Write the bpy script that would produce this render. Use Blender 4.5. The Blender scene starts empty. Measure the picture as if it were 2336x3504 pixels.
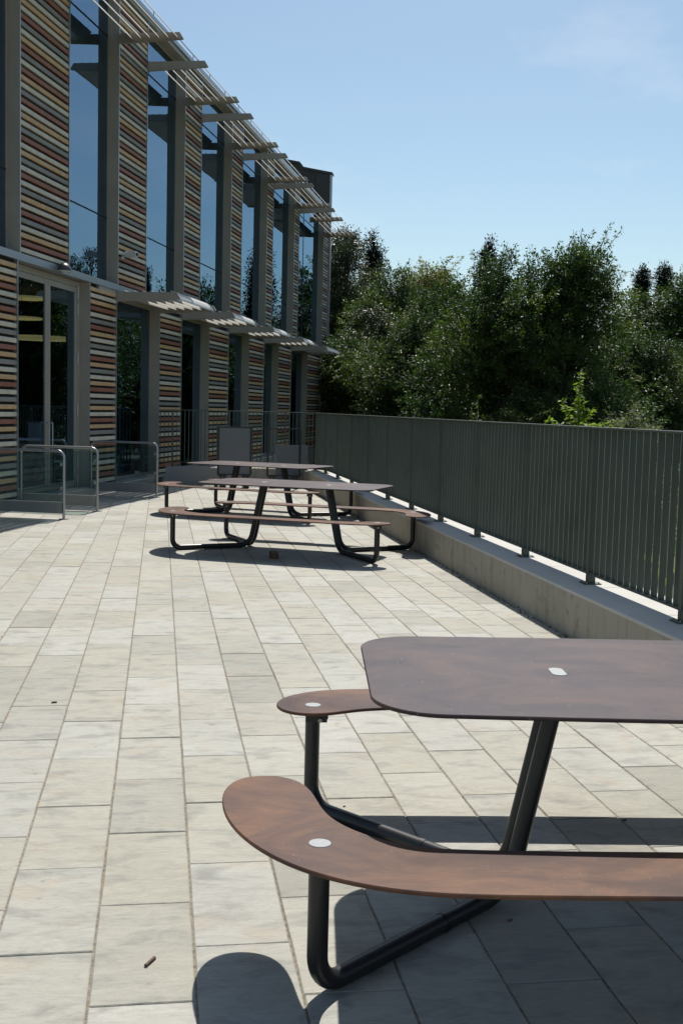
import bpy, bmesh, math, random
import numpy as np
from mathutils import Vector, Matrix

random.seed(7); R_ = math.radians
scene = bpy.context.scene
col = scene.collection

# ------------------------------------------------------------------ camera
H = 1.70
cam_d = bpy.data.cameras.new('camera'); cam = bpy.data.objects.new('camera', cam_d); col.objects.link(cam)
cam_d.sensor_fit = 'VERTICAL'; cam_d.sensor_height = 36.0; cam_d.sensor_width = 24.0
cam_d.lens = 40.39; cam_d.clip_start = 0.05; cam_d.clip_end = 3000
_p, _r, _y = 0.08905, 0.02469, 0.15751
_fw = Vector((math.sin(_y)*math.cos(_p), math.cos(_y)*math.cos(_p), -math.sin(_p)))
_rt = Vector((math.cos(_y), -math.sin(_y), 0)); _up = _rt.cross(_fw)
_r2 = _rt*math.cos(_r) + _up*math.sin(_r); _u2 = _up*math.cos(_r) - _rt*math.sin(_r)
cam.matrix_world = Matrix(((_r2.x, _u2.x, -_fw.x, 0), (_r2.y, _u2.y, -_fw.y, 0), (_r2.z, _u2.z, -_fw.z, H), (0, 0, 0, 1)))
scene.camera = cam

# ------------------------------------------------------------------ sky, sun, exposure
SUN_AZ, SUN_EL = R_(17.1), R_(54.6)          # azimuth measured from +Y towards +X
world = bpy.data.worlds.new('World'); scene.world = world; world.use_nodes = True
wn = world.node_tree.nodes; wl = world.node_tree.links; wn.clear()
sky = wn.new('ShaderNodeTexSky'); sky.sky_type = 'NISHITA'; sky.sun_disc = False
sky.sun_elevation = SUN_EL; sky.sun_rotation = SUN_AZ
sky.air_density = 1.0; sky.dust_density = 0.9; sky.ozone_density = 1.0; sky.altitude = 100
tc = wn.new('ShaderNodeTexCoord')
mp = wn.new('ShaderNodeMapping'); mp.inputs['Scale'].default_value = (1.0, 1.0, 2.6)
nz = wn.new('ShaderNodeTexNoise'); nz.inputs['Scale'].default_value = 3.1; nz.inputs['Detail'].default_value = 7; nz.inputs['Roughness'].default_value = 0.58
rp = wn.new('ShaderNodeValToRGB'); rp.color_ramp.elements[0].position = 0.50; rp.color_ramp.elements[1].position = 0.78
rp.color_ramp.elements[1].color = (0.62, 0.62, 0.62, 1)
mixc = wn.new('ShaderNodeMixRGB'); mixc.inputs['Color2'].default_value = (8.0, 8.4, 9.0, 1)
bg = wn.new('ShaderNodeBackground'); bg.inputs['Strength'].default_value = 0.080
wo = wn.new('ShaderNodeOutputWorld')
wl.new(tc.outputs['Generated'], mp.inputs['Vector']); wl.new(mp.outputs['Vector'], nz.inputs['Vector'])
wl.new(nz.outputs['Fac'], rp.inputs['Fac']); wl.new(rp.outputs['Color'], mixc.inputs['Fac'])
tint = wn.new('ShaderNodeMixRGB'); tint.blend_type = 'MULTIPLY'; tint.inputs['Fac'].default_value = 1.0; tint.inputs['Color2'].default_value = (.93, 1.02, 1.0, 1)
wl.new(sky.outputs['Color'], tint.inputs['Color1']); wl.new(tint.outputs['Color'], mixc.inputs['Color1']); wl.new(mixc.outputs['Color'], bg.inputs['Color'])
wl.new(bg.outputs['Background'], wo.inputs['Surface'])
sun_d = bpy.data.lights.new('sun', 'SUN'); sun = bpy.data.objects.new('sun', sun_d); col.objects.link(sun)
sun_d.energy = 4.2; sun_d.angle = R_(0.53); sun_d.color = (1.0, 0.955, 0.88)
_sd = Vector((math.sin(SUN_AZ)*math.cos(SUN_EL), math.cos(SUN_AZ)*math.cos(SUN_EL), math.sin(SUN_EL)))
sun.rotation_euler = _sd.to_track_quat('Z', 'Y').to_euler(); sun.location = (0, 0, 30)
vs = scene.view_settings
vs.view_transform = 'Standard'; vs.look = 'None'; vs.exposure = 0.42; vs.gamma = 1.0; vs.use_curve_mapping = False
scene.cycles.max_bounces = 8; scene.cycles.transparent_max_bounces = 12

# ------------------------------------------------------------------ materials
def mat(name):
    m = bpy.data.materials.new(name); m.use_nodes = True
    n = m.node_tree.nodes; l = m.node_tree.links
    return m, n, l, n['Principled BSDF']
def simple(name, c, rough=0.5, metal=0.0, spec=0.5, var=0.0, vscale=6.0, bump=0.0, bscale=60.0):
    m, n, l, b = mat(name)
    b.inputs['Roughness'].default_value = rough; b.inputs['Metallic'].default_value = metal
    b.inputs['Specular IOR Level'].default_value = spec
    b.inputs['Base Color'].default_value = (*c, 1)
    if var or bump:
        g = n.new('ShaderNodeNewGeometry')
    if var:
        t = n.new('ShaderNodeTexNoise'); t.inputs['Scale'].default_value = vscale; t.inputs['Detail'].default_value = 6
        l.new(g.outputs['Position'], t.inputs['Vector'])
        r = n.new('ShaderNodeValToRGB'); r.color_ramp.elements[0].position = .3; r.color_ramp.elements[1].position = .7
        r.color_ramp.elements[0].color = (*[x*(1-var) for x in c], 1); r.color_ramp.elements[1].color = (*[min(1, x*(1+var)) for x in c], 1)
        l.new(t.outputs['Fac'], r.inputs['Fac']); l.new(r.outputs['Color'], b.inputs['Base Color'])
    if bump:
        t2 = n.new('ShaderNodeTexNoise'); t2.inputs['Scale'].default_value = bscale; t2.inputs['Detail'].default_value = 4
        l.new(g.outputs['Position'], t2.inputs['Vector'])
        bp = n.new('ShaderNodeBump'); bp.inputs['Strength'].default_value = bump; bp.inputs['Distance'].default_value = .004
        l.new(t2.outputs['Fac'], bp.inputs['Height']); l.new(bp.outputs['Normal'], b.inputs['Normal'])
    return m
def math_node(n, l, op, a, b=None, clamp=False):
    m = n.new('ShaderNodeMath'); m.operation = op; m.use_clamp = clamp
    for i, v in enumerate((a, b)):
        if v is None: continue
        if isinstance(v, (int, float)): m.inputs[i].default_value = v
        else: l.new(v, m.inputs[i])
    return m.outputs[0]
def mixrgb(n, l, fac, a, b, mode='MIX'):
    m = n.new('ShaderNodeMixRGB'); m.blend_type = mode
    for s, v in (('Fac', fac), ('Color1', a), ('Color2', b)):
        if isinstance(v, (int, float)): m.inputs[s].default_value = v
        elif isinstance(v, tuple): m.inputs[s].default_value = (*v, 1) if len(v) == 3 else v
        else: l.new(v, m.inputs[s])
    return m.outputs[0]
def noise(n, l, vec, scale, detail=5, rough=.55, dist=0.0):
    t = n.new('ShaderNodeTexNoise'); t.inputs['Scale'].default_value = scale; t.inputs['Detail'].default_value = detail
    t.inputs['Roughness'].default_value = rough; t.inputs['Distortion'].default_value = dist
    l.new(vec, t.inputs['Vector']); return t.outputs['Fac']
def ramp(n, l, fac, *stops):
    r = n.new('ShaderNodeValToRGB'); e = r.color_ramp.elements
    while len(e) < len(stops): e.new(0.5)
    for i, (p, c) in enumerate(stops):
        e[i].position = p; e[i].color = (c, c, c, 1) if isinstance(c, (int, float)) else (*c, 1)
    l.new(fac, r.inputs['Fac']); return r.outputs['Color']
def mapping(n, l, vec, scale=(1, 1, 1), loc=None, rot=None):
    m = n.new('ShaderNodeMapping'); m.inputs['Scale'].default_value = scale
    if rot: m.inputs['Rotation'].default_value = rot
    l.new(vec, m.inputs['Vector'])
    if loc is not None: l.new(loc, m.inputs['Location'])
    return m.outputs[0]
def bump(n, l, h, strength, dist, b, prev=None):
    x = n.new('ShaderNodeBump'); x.inputs['Strength'].default_value = strength; x.inputs['Distance'].default_value = dist
    l.new(h, x.inputs['Height'])
    if prev is not None: l.new(prev, x.inputs['Normal'])
    l.new(x.outputs['Normal'], b.inputs['Normal']); return x.outputs['Normal']

def slab_material():
    m, n, l, b = mat('riven_sandstone')
    a1 = n.new('ShaderNodeAttribute'); a1.attribute_type = 'OBJECT'; a1.attribute_name = 'tone'
    a2 = n.new('ShaderNodeAttribute'); a2.attribute_type = 'GEOMETRY'; a2.attribute_name = 'tone'
    tone = math_node(n, l, 'ADD', a1.outputs['Fac'], a2.outputs['Fac'])
    g = n.new('ShaderNodeNewGeometry')
    off = n.new('ShaderNodeCombineXYZ')
    l.new(math_node(n, l, 'MULTIPLY', tone, 37.3), off.inputs[0]); l.new(math_node(n, l, 'MULTIPLY', tone, 81.7), off.inputs[1])
    va = n.new('ShaderNodeVectorMath'); va.operation = 'ADD'
    l.new(g.outputs['Position'], va.inputs[0]); l.new(off.outputs[0], va.inputs[1])
    P = va.outputs[0]
    streak = noise(n, l, mapping(n, l, P, (2.0, 7.5, 3)), 1.9, 8, .66, 1.1)
    blot = noise(n, l, mapping(n, l, P, (3.2, 6.5, 3)), 1.5, 6, .6, .5)
    fine = noise(n, l, P, 130, 3, .6)
    grain = noise(n, l, mapping(n, l, P, (9, 34, 9)), 2.2, 6, .7, .8)
    base = ramp(n, l, tone, (0.0, (.346, .335, .284)), (.18, (.440, .424, .366)), (.40, (.388, .368, .304)), (.60, (.420, .414, .374)), (.80, (.455, .443, .396)), (1.0, (.310, .300, .252)))
    c = mixrgb(n, l, ramp(n, l, streak, (.34, 0.0), (.50, .42), (.57, 0.08), (.72, .45)), base, mixrgb(n, l, 1.0, base, (.72, .72, .71), 'MULTIPLY'))
    c = mixrgb(n, l, ramp(n, l, blot, (.50, 0), (.70, .62)), c, (.185, .183, .172))
    c = mixrgb(n, l, ramp(n, l, noise(n, l, P, 4.2, 4, .5), (.57, 0), (.74, .40)), c, (.40, .31, .215))
    c = mixrgb(n, l, ramp(n, l, grain, (.50, 0), (.68, .42)), c, mixrgb(n, l, 1.0, c, (.66, .655, .64), 'MULTIPLY'))
    dirt = noise(n, l, g.outputs['Position'], .75, 7, .68, .6)
    c = mixrgb(n, l, ramp(n, l, dirt, (.50, 0), (.72, .5)), c, mixrgb(n, l, 1.0, c, (.70, .69, .66), 'MULTIPLY'))
    # small lichen and gum spots
    vor = n.new('ShaderNodeTexVoronoi'); vor.inputs['Scale'].default_value = 9.0; l.new(P, vor.inputs['Vector'])
    spot = math_node(n, l, 'MULTIPLY', ramp(n, l, vor.outputs['Distance'], (.05, 1), (.13, 0)), ramp(n, l, noise(n, l, P, 2.1, 2), (.56, 0), (.60, .55)))
    c = mixrgb(n, l, spot, c, (.17, .165, .15))
    c = mixrgb(n, l, math_node(n, l, 'MULTIPLY', fine, .3), c, mixrgb(n, l, 1.0, c, (.72, .72, .70), 'MULTIPLY'))
    l.new(c, b.inputs['Base Color']); b.inputs['Roughness'].default_value = .72; b.inputs['Specular IOR Level'].default_value = .35
    nb = bump(n, l, streak, .5, .012, b)
    bump(n, l, fine, .35, .003, b, nb)
    return m
def hpl_material(name, cols, haze, spec):
    m, n, l, b = mat(name)
    t = n.new('ShaderNodeTexCoord'); oi = n.new('ShaderNodeObjectInfo')
    va = n.new('ShaderNodeVectorMath'); va.operation = 'ADD'
    sc = n.new('ShaderNodeCombineXYZ'); l.new(math_node(n, l, 'MULTIPLY', oi.outputs['Random'], 23.0), sc.inputs[0])
    l.new(t.outputs['Object'], va.inputs[0]); l.new(sc.outputs[0], va.inputs[1]); P = va.outputs[0]
    cloud = noise(n, l, mapping(n, l, P, (1.4, 2.2, 1)), 1.5, 9, .66, .8)
    fine = noise(n, l, mapping(n, l, P, (10, 22, 9)), 3.0, 5, .65)
    c = ramp(n, l, cloud, (.28, cols[0]), (.44, cols[1]), (.58, cols[2]), (.74, cols[3]))
    c = mixrgb(n, l, ramp(n, l, fine, (.42, 0), (.75, .35)), c, cols[0])
    c = mixrgb(n, l, ramp(n, l, noise(n, l, P, 2.2, 7, .65, .5), (.50, 0), (.72, .55)), c, haze)
    sc1 = noise(n, l, mapping(n, l, P, (5, 60, 5), rot=(0, 0, .35)), 2.6, 2, .5)
    sc2 = noise(n, l, mapping(n, l, P, (70, 5, 5), rot=(0, 0, .9)), 2.6, 2, .5)
    scr = math_node(n, l, 'ADD', ramp(n, l, sc1, (.715, 0), (.75, .30)), ramp(n, l, sc2, (.72, 0), (.75, .26)), True)
    vor = n.new('ShaderNodeTexVoronoi'); vor.inputs['Scale'].default_value = 13; l.new(P, vor.inputs['Vector'])
    dots = math_node(n, l, 'MULTIPLY', ramp(n, l, vor.outputs['Distance'], (.035, 1), (.06, 0)), ramp(n, l, noise(n, l, P, 3.3, 2), (.52, 0), (.56, .6)))
    c = mixrgb(n, l, math_node(n, l, 'ADD', scr, dots, True), c, (.30, .26, .23))
    l.new(c, b.inputs['Base Color'])
    l.new(ramp(n, l, cloud, (.3, .42), (.7, .55)), b.inputs['Roughness']); b.inputs['Specular IOR Level'].default_value = spec
    bump(n, l, fine, .05, .002, b)
    return m
def concrete_material(name, c, streaks=True):
    m, n, l, b = mat(name); g = n.new('ShaderNodeNewGeometry'); P = g.outputs['Position']
    big = noise(n, l, P, 1.3, 6, .6); fine = noise(n, l, P, 75, 4, .6)
    col_ = mixrgb(n, l, big, tuple(x*.80 for x in c), tuple(min(1, x*1.15) for x in c))
    if streaks:
        st = noise(n, l, mapping(n, l, P, (5, 5, .8)), 1.6, 7, .65, .8)
        col_ = mixrgb(n, l, ramp(n, l, st, (.50, 0), (.74, .55)), col_, (c[0]*.42, c[1]*.36, c[2]*.28))
        rust = noise(n, l, mapping(n, l, P, (2.4, 2.4, 3.5)), 1.1, 6, .65, 1.2)
        col_ = mixrgb(n, l, ramp(n, l, rust, (.60, 0), (.66, .45)), col_, (.16, .10, .055))
    vor = n.new('ShaderNodeTexVoronoi'); vor.inputs['Scale'].default_value = 24; l.new(P, vor.inputs['Vector'])
    pit = ramp(n, l, vor.outputs['Distance'], (.03, 1), (.09, 0))
    col_ = mixrgb(n, l, math_node(n, l, 'MULTIPLY', pit, .45), col_, tuple(x*.4 for x in c))
    col_ = mixrgb(n, l, math_node(n, l, 'MULTIPLY', fine, .35), col_, tuple(x*.6 for x in c))
    l.new(col_, b.inputs['Base Color']); b.inputs['Roughness'].default_value = .85; b.inputs['Specular IOR Level'].default_value = .25
    bump(n, l, fine, .4, .004, b)
    return m
def glass_material(name, ior, tint, gloss=(1, 1, 1)):
    m = bpy.data.materials.new(name); m.use_nodes = True; n = m.node_tree.nodes; l = m.node_tree.links; n.clear()
    o = n.new('ShaderNodeOutputMaterial'); mx = n.new('ShaderNodeMixShader'); f = n.new('ShaderNodeFresnel'); f.inputs['IOR'].default_value = ior
    tr = n.new('ShaderNodeBsdfTransparent'); tr.inputs['Color'].default_value = (*tint, 1)
    gl = n.new('ShaderNodeBsdfGlossy'); gl.inputs['Roughness'].default_value = 0.0; gl.inputs['Color'].default_value = (*gloss, 1)
    # slight waviness of real panes
    g = n.new('ShaderNodeNewGeometry'); t = n.new('ShaderNodeTexNoise'); t.inputs['Scale'].default_value = .9; t.inputs['Detail'].default_value = 1
    l.new(g.outputs['Position'], t.inputs['Vector'])
    bp = n.new('ShaderNodeBump'); bp.inputs['Strength'].default_value = .05; bp.inputs['Distance'].default_value = .02
    l.new(t.outputs['Fac'], bp.inputs['Height']); l.new(bp.outputs['Normal'], gl.inputs['Normal'])
    fr = math_node(n, l, 'MULTIPLY', f.outputs[0], math_node(n, l, 'SUBTRACT', 1.0, g.outputs['Backfacing']))
    l.new(fr, mx.inputs[0]); l.new(tr.outputs[0], mx.inputs[1]); l.new(gl.outputs[0], mx.inputs[2]); l.new(mx.outputs[0], o.inputs['Surface'])
    return m
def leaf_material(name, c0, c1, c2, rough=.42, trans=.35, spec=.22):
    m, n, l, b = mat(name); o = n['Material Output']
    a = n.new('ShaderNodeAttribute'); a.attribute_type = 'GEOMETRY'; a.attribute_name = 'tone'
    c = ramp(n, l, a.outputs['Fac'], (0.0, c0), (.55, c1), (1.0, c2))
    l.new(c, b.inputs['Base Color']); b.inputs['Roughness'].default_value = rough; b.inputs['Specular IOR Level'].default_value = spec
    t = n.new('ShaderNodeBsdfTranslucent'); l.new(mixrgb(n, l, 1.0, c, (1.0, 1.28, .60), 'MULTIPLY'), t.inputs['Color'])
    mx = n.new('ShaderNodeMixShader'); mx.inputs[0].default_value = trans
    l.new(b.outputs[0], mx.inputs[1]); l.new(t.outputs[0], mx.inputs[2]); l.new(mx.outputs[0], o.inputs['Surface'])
    return m

M = {}
M['slab'] = slab_material(); M['hpl'] = hpl_material('rust_brown_laminate', ((.054, .030, .025), (.092, .045, .031), (.155, .073, .039), (.215, .102, .050)), (.066, .043, .042), .22)
M['hpl_top'] = hpl_material('plum_brown_laminate', ((.028, .018, .020), (.046, .027, .029), (.070, .038, .036), (.105, .054, .045)), (.046, .034, .045), .28)
M['mortar_dark'] = simple('dark_joint_bed', (.085, .078, .066), .95, var=.4, vscale=40)
M['mortar'] = simple('sandy_mortar', (.215, .185, .14), .95, var=.45, vscale=40, bump=.8, bscale=150)
M['concrete'] = concrete_material('cast_concrete', (.40, .37, .31))
M['coping'] = concrete_material('pale_coping_concrete', (.56, .545, .51), False)
M['concrete_grey'] = concrete_material('grey_concrete', (.36, .35, .33), False)
M['fence'] = simple('dark_grey_green_paint', (.070, .083, .066), .48, var=.15, vscale=3)
M['fence_lit_edge'] = simple('lit_bar_edge_tint', (.37, .37, .33), .4, .2, var=.2, vscale=9)  # paler tone paints light onto the bar edges against their shaded sides
M['frame'] = simple('taupe_grey_aluminium', (.335, .300, .250), .45, .0, .5, var=.08, vscale=2)
M['trim'] = simple('pale_anodised_trim', (.33, .35, .37), .35, .6)
M['backing'] = simple('black_backing', (.018, .016, .015), .8)
M['cream'] = simple('cream_ceramic', (.62, .555, .44), .6, var=.12, vscale=5)
M['grey'] = simple('grey_ceramic', (.25, .235, .21), .6, var=.10, vscale=5)
M['rust'] = simple('rust_ceramic', (.285, .108, .064), .6, var=.12, vscale=5)
M['ochre'] = simple('ochre_ceramic', (.58, .37, .185), .6, var=.12, vscale=5)
M['glass'] = glass_material('coated_facade_glass', 3.8, (.42, .48, .47), (.52, .76, 1.0))
M['clear'] = glass_material('clear_guard_glass', 1.75, (.74, .82, .81))
M['louvre'] = simple('silver_louvre_paint', (.50, .485, .45), .42, .0, var=.05)
M['steel'] = simple('brushed_steel', (.42, .42, .42), .34, .85, var=.06, vscale=30)
M['panel'] = simple('grey_kick_panel', (.26, .26, .25), .5, .2, var=.08)
M['black'] = simple('black_powder_coat', (.013, .013, .014), .36, .0, .5, bump=.10, bscale=400)
M['cap'] = simple('matt_steel_cap', (.27, .285, .29), .62, .2, var=.06, vscale=60)
M['bolt'] = simple('zinc_bolt', (.35, .34, .32), .35, .9)
M['inside'] = simple('dim_interior', (.035, .035, .034), .9, var=.3, vscale=1)
M['metal_roof'] = simple('brown_zinc_cladding', (.050, .045, .041), .55, .2, var=.15, vscale=2)
M['ground'] = simple('rough_grass_ground', (.07, .085, .035), .95, var=.45, vscale=1.3, bump=.6, bscale=20)
M['bark'] = simple('grey_brown_bark', (.075, .062, .050), .9, var=.3, vscale=14, bump=.8, bscale=40)
M['board'] = simple('slate_board', (.15, .157, .165), .6, var=.06)
M['wood'] = simple('weathered_wood', (.11, .062, .038), .8, var=.3, vscale=30)
M['petal'] = simple('yellow_petal', (.62, .30, .02), .6)
M['seed'] = simple('brown_seed_head', (.06, .032, .014), .9, bump=.8, bscale=200)
M['stem'] = simple('green_stem', (.10, .15, .04), .7)
M['white'] = simple('white_plastic', (.62, .62, .60), .4)
M['dome'] = simple('dark_bulkhead', (.055, .055, .055), .4)
m, n, l, b = mat('lit_lampshade'); b.inputs['Base Color'].default_value = (.7, .6, .35, 1)
b.inputs['Emission Color'].default_value = (1, .78, .38, 1); b.inputs['Emission Strength'].default_value = .5; M['lamp'] = m
M['leaf_beech'] = leaf_material('hornbeam_leaves', (.029, .054, .020), (.053, .089, .028), (.138, .164, .040), .48, .40, .28)
M['leaf_oak'] = leaf_material('evergreen_oak_leaves', (.028, .040, .020), (.058, .070, .032), (.135, .138, .072), .42, .26, .34)
M['leaf_mid'] = leaf_material('mixed_wood_leaves', (.028, .052, .022), (.050, .081, .030), (.116, .138, .046), .50, .36, .28)
M['leaf_gold'] = leaf_material('golden_leaves', (.120, .115, .045), (.210, .180, .075), (.330, .275, .130), .5, .45)
M['leaf_dark'] = leaf_material('conifer_needles', (.010, .017, .013), (.017, .027, .018), (.032, .044, .026), .5, .15)
M['leaf_lime'] = leaf_material('lime_green_leaves', (.10, .15, .020), (.19, .25, .035), (.34, .38, .08), .45, .45)
M['leaf_grey'] = leaf_material('silvery_leaves', (.09, .10, .06), (.17, .175, .105), (.28, .27, .17), .55, .3)

# ------------------------------------------------------------------ mesh helpers
class MB:
    def __init__(s): s.v = []; s.f = []; s.smooth = []
    def add(s, vs, fs, smooth=False):
        o = len(s.v); s.v += [tuple(p) for p in vs]; s.f += [tuple(i+o for i in f) for f in fs]; s.smooth += [smooth]*len(fs); return s
    def hexa(s, p): return s.add(p, [(0, 3, 2, 1), (4, 5, 6, 7), (0, 1, 5, 4), (1, 2, 6, 5), (2, 3, 7, 6), (3, 0, 4, 7)])
    def box(s, x0, x1, y0, y1, z0, z1, T=None):
        p = [(x0, y0, z0), (x1, y0, z0), (x1, y1, z0), (x0, y1, z0), (x0, y0, z1), (x1, y0, z1), (x1, y1, z1), (x0, y1, z1)]
        return s.hexa([T(*q) for q in p] if T else p)
    def cbox(s, x0, x1, y0, y1, z0, z1, c=.003, T=None):
        # box with chamfered top edges
        b = [(x0, y0, z0), (x1, y0, z0), (x1, y1, z0), (x0, y1, z0)]; q = [(x, y, z1-c) for x, y, _ in b]
        t = [(x0+c, y0+c, z1), (x1-c, y0+c, z1), (x1-c, y1-c, z1), (x0+c, y1-c, z1)]
        P = b+q+t; P = [T(*a) for a in P] if T else P
        f = [(0, 3, 2, 1), (8, 9, 10, 11)]
        for i in range(4):
            j = (i+1) % 4; f += [(i, j, 4+j, 4+i), (4+i, 4+j, 8+j, 8+i)]
        return s.add(P, f)
    def prism(s, prof, a, b, T):
        # prof: list of (u,w); extruded from a to b; T(a,u,w)->world
        k = len(prof)
        P = [T(a, u, w) for u, w in prof]+[T(b, u, w) for u, w in prof]
        f = [tuple(range(k-1, -1, -1)), tuple(range(k, 2*k))]+[(i, (i+1) % k, k+(i+1) % k, k+i) for i in range(k)]
        return s.add(P, f)
    def tube(s, path, r, sides=12, cap=True, r1=None):
        P = [Vector(p) for p in path]; N = len(P); rings = []; up = None
        for i in range(N):
            d = (P[min(i+1, N-1)]-P[max(i-1, 0)]).normalized()
            if up is None:
                up = Vector((0, 0, 1)) if abs(d.z) < .9 else Vector((1, 0, 0))
            x = (up-d*up.dot(d)).normalized(); y = d.cross(x); up = x
            rr = r if r1 is None else r+(r1-r)*i/(N-1)
            rings.append([P[i]+(x*math.cos(2*math.pi*k/sides)+y*math.sin(2*math.pi*k/sides))*rr for k in range(sides)])
        vs = [q for rg in rings for q in rg]; f = []
        for i in range(N-1):
            for k in range(sides):
                f.append((i*sides+k, i*sides+(k+1) % sides, (i+1)*sides+(k+1) % sides, (i+1)*sides+k))
        s.add(vs, f, True)
        if cap: s.add(rings[0], [tuple(range(sides-1, -1, -1))]); s.add(rings[-1], [tuple(range(sides))])
        return s
    def disc(s, c, r, h, sides=28, rx=None, T=None, ch=.0015):
        rx = rx or r; vs = []
        for q, z in ((1, 0), (1, h-ch), (1-ch/r, h)):
            vs += [(c[0]+rx*q*math.cos(2*math.pi*k/sides), c[1]+r*q*math.sin(2*math.pi*k/sides), c[2]+z) for k in range(sides)]
        f = [tuple(range(2*sides, 3*sides))]
        for j in range(2):
            f += [(j*sides+k, j*sides+(k+1) % sides, (j+1)*sides+(k+1) % sides, (j+1)*sides+k) for k in range(sides)]
        return s.add([T(*p) for p in vs] if T else vs, f)
    def sphere(s, c, r, nu=14, nv=8, sc=(1, 1, 1), half=False):
        vs = []; f = []
        for j in range(nv+1):
            th = (math.pi/2 if half else math.pi)*j/nv
            for i in range(nu):
                ph = 2*math.pi*i/nu
                vs.append((c[0]+sc[0]*r*math.sin(th)*math.cos(ph), c[1]+sc[1]*r*math.sin(th)*math.sin(ph), c[2]+sc[2]*r*math.cos(th)))
        for j in range(nv):
            for i in range(nu): f.append((j*nu+i, (j+1)*nu+i, (j+1)*nu+(i+1) % nu, j*nu+(i+1) % nu))
        return s.add(vs, f, True)
    def mesh(s, name):
        me = bpy.data.meshes.new(name); me.from_pydata(s.v, [], s.f)
        me.polygons.foreach_set('use_smooth', s.smooth)
        if len(s.f) > 5:
            b = bmesh.new(); b.from_mesh(me); bmesh.ops.recalc_face_normals(b, faces=b.faces); b.to_mesh(me); b.free()
        me.update(); return me
    def build(s, name, m, parent=None, tag=None):
        me = s.mesh(name); me.materials.append(M[m]); return link(name, me, parent)
def link(name, data, parent=None, loc=None):
    o = bpy.data.objects.new(name, data); col.objects.link(o)
    if parent is not None: o.parent = parent
    if loc is not None: o.location = loc
    return o
def empty(name, loc=(0, 0, 0), rz=0, parent=None):
    o = link(name, None, parent, loc); o.rotation_euler = (0, 0, rz); o.empty_display_size = .2; return o
def tag(o, label=None, cat=None, group=None, kind=None):
    for k, v in (('label', label), ('category', cat), ('group', group), ('kind', kind)):
        if v: o[k] = v
    return o
def copy_tree(o, parent=None):
    c = o.copy(); col.objects.link(c); c.parent = parent
    for ch in list(o.children): copy_tree(ch, c)
    return c
def fillet(pts, rad, seg=7):
    P = [Vector(p) for p in pts]; out = [P[0]]
    for i in range(1, len(P)-1):
        a, b, c = P[i-1], P[i], P[i+1]; r = rad[i-1] if isinstance(rad, (list, tuple)) else rad
        d1 = (a-b).normalized(); d2 = (c-b).normalized(); ang = d1.angle(d2)
        t = min(r/math.tan(ang/2), .48*(a-b).length, .48*(c-b).length); rr = t*math.tan(ang/2)
        s_, e_ = b+d1*t, b+d2*t; cen = b+(d1+d2).normalized()*(rr/math.sin(ang/2))
        v1, v2 = s_-cen, e_-cen; tot = v1.angle(v2)
        for k in range(seg+1):
            w = k/seg
            out.append(cen+(v1*math.sin((1-w)*tot)+v2*math.sin(w*tot))/math.sin(tot))
    out.append(P[-1]); return out

# facade frame: s along the facade (away from the camera), n out towards the terrace
AF = 0.302719; FX, FY = math.sin(AF), math.cos(AF); N0 = -7.72
def W(s, n, z): return (FX*s+FY*(N0+n), FY*s-FX*(N0+n), z)
def facade_x(y): return (N0+y*FX)/FY

# ------------------------------------------------------------------ ground and terrace
TW = 3.115          # face of the terrace wall
TY = 25.15          # far end of the terrace
GZ = -1.3
g = MB(); g.add([(-900, -900, GZ), (900, -900, GZ), (900, 1200, GZ), (-900, 1200, GZ)], [(0, 1, 2, 3)])
tag(g.build('ground', 'ground'), kind='structure')
yy = [-4.0, TY+.3]
g = MB()
pts = [(facade_x(-4)-.3, -4), (TW+.05, -4), (TW+.05, TY+.3), (-.05, TY+.3), (-.05, 30.0), (facade_x(30.0)-.3, 30.0)]
k = len(pts)
g.add([(x, y, -.016) for x, y in pts]+[(x, y, GZ-.2) for x, y in pts], [tuple(range(k))]+[(i, i+k, (i+1) % k+k, (i+1) % k) for i in range(k)])
paving = tag(g.build('terrace_paving', 'mortar_dark'), kind='structure')
rows = [-1.113, -.806, -.497, -.188, .121, .427, .732, 1.038, 1.342, 1.638, 1.939, 2.232, 2.525, 2.817]
while rows[0] > -9.2: rows.insert(0, rows[0]-.306)
rows.append(TW+.02)
iA = rows.index(-.188)
PL = .6652
rng = random.Random(3)
for i, xr in enumerate(rows[1:-1]):
    ya = -4.0; yb = TY+.2 if xr > -.05 else min(29.9, (xr*FY-N0)/FX+.8)
    if yb <= ya: continue
    mb = MB(); k_ = 60; vs_ = []
    for j in range(k_+1):
        y = ya+(yb-ya)*j/k_; vs_ += [(xr-.012, y, -.0042+rng.uniform(-.0012, .0012)), (xr+.012, y, -.0042+rng.uniform(-.0012, .0012))]
    mb.add(vs_, [(2*j, 2*j+1, 2*j+3, 2*j+2) for j in range(k_)]); mb.build('mortar_joint', 'mortar', paving)
variants = []
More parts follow.
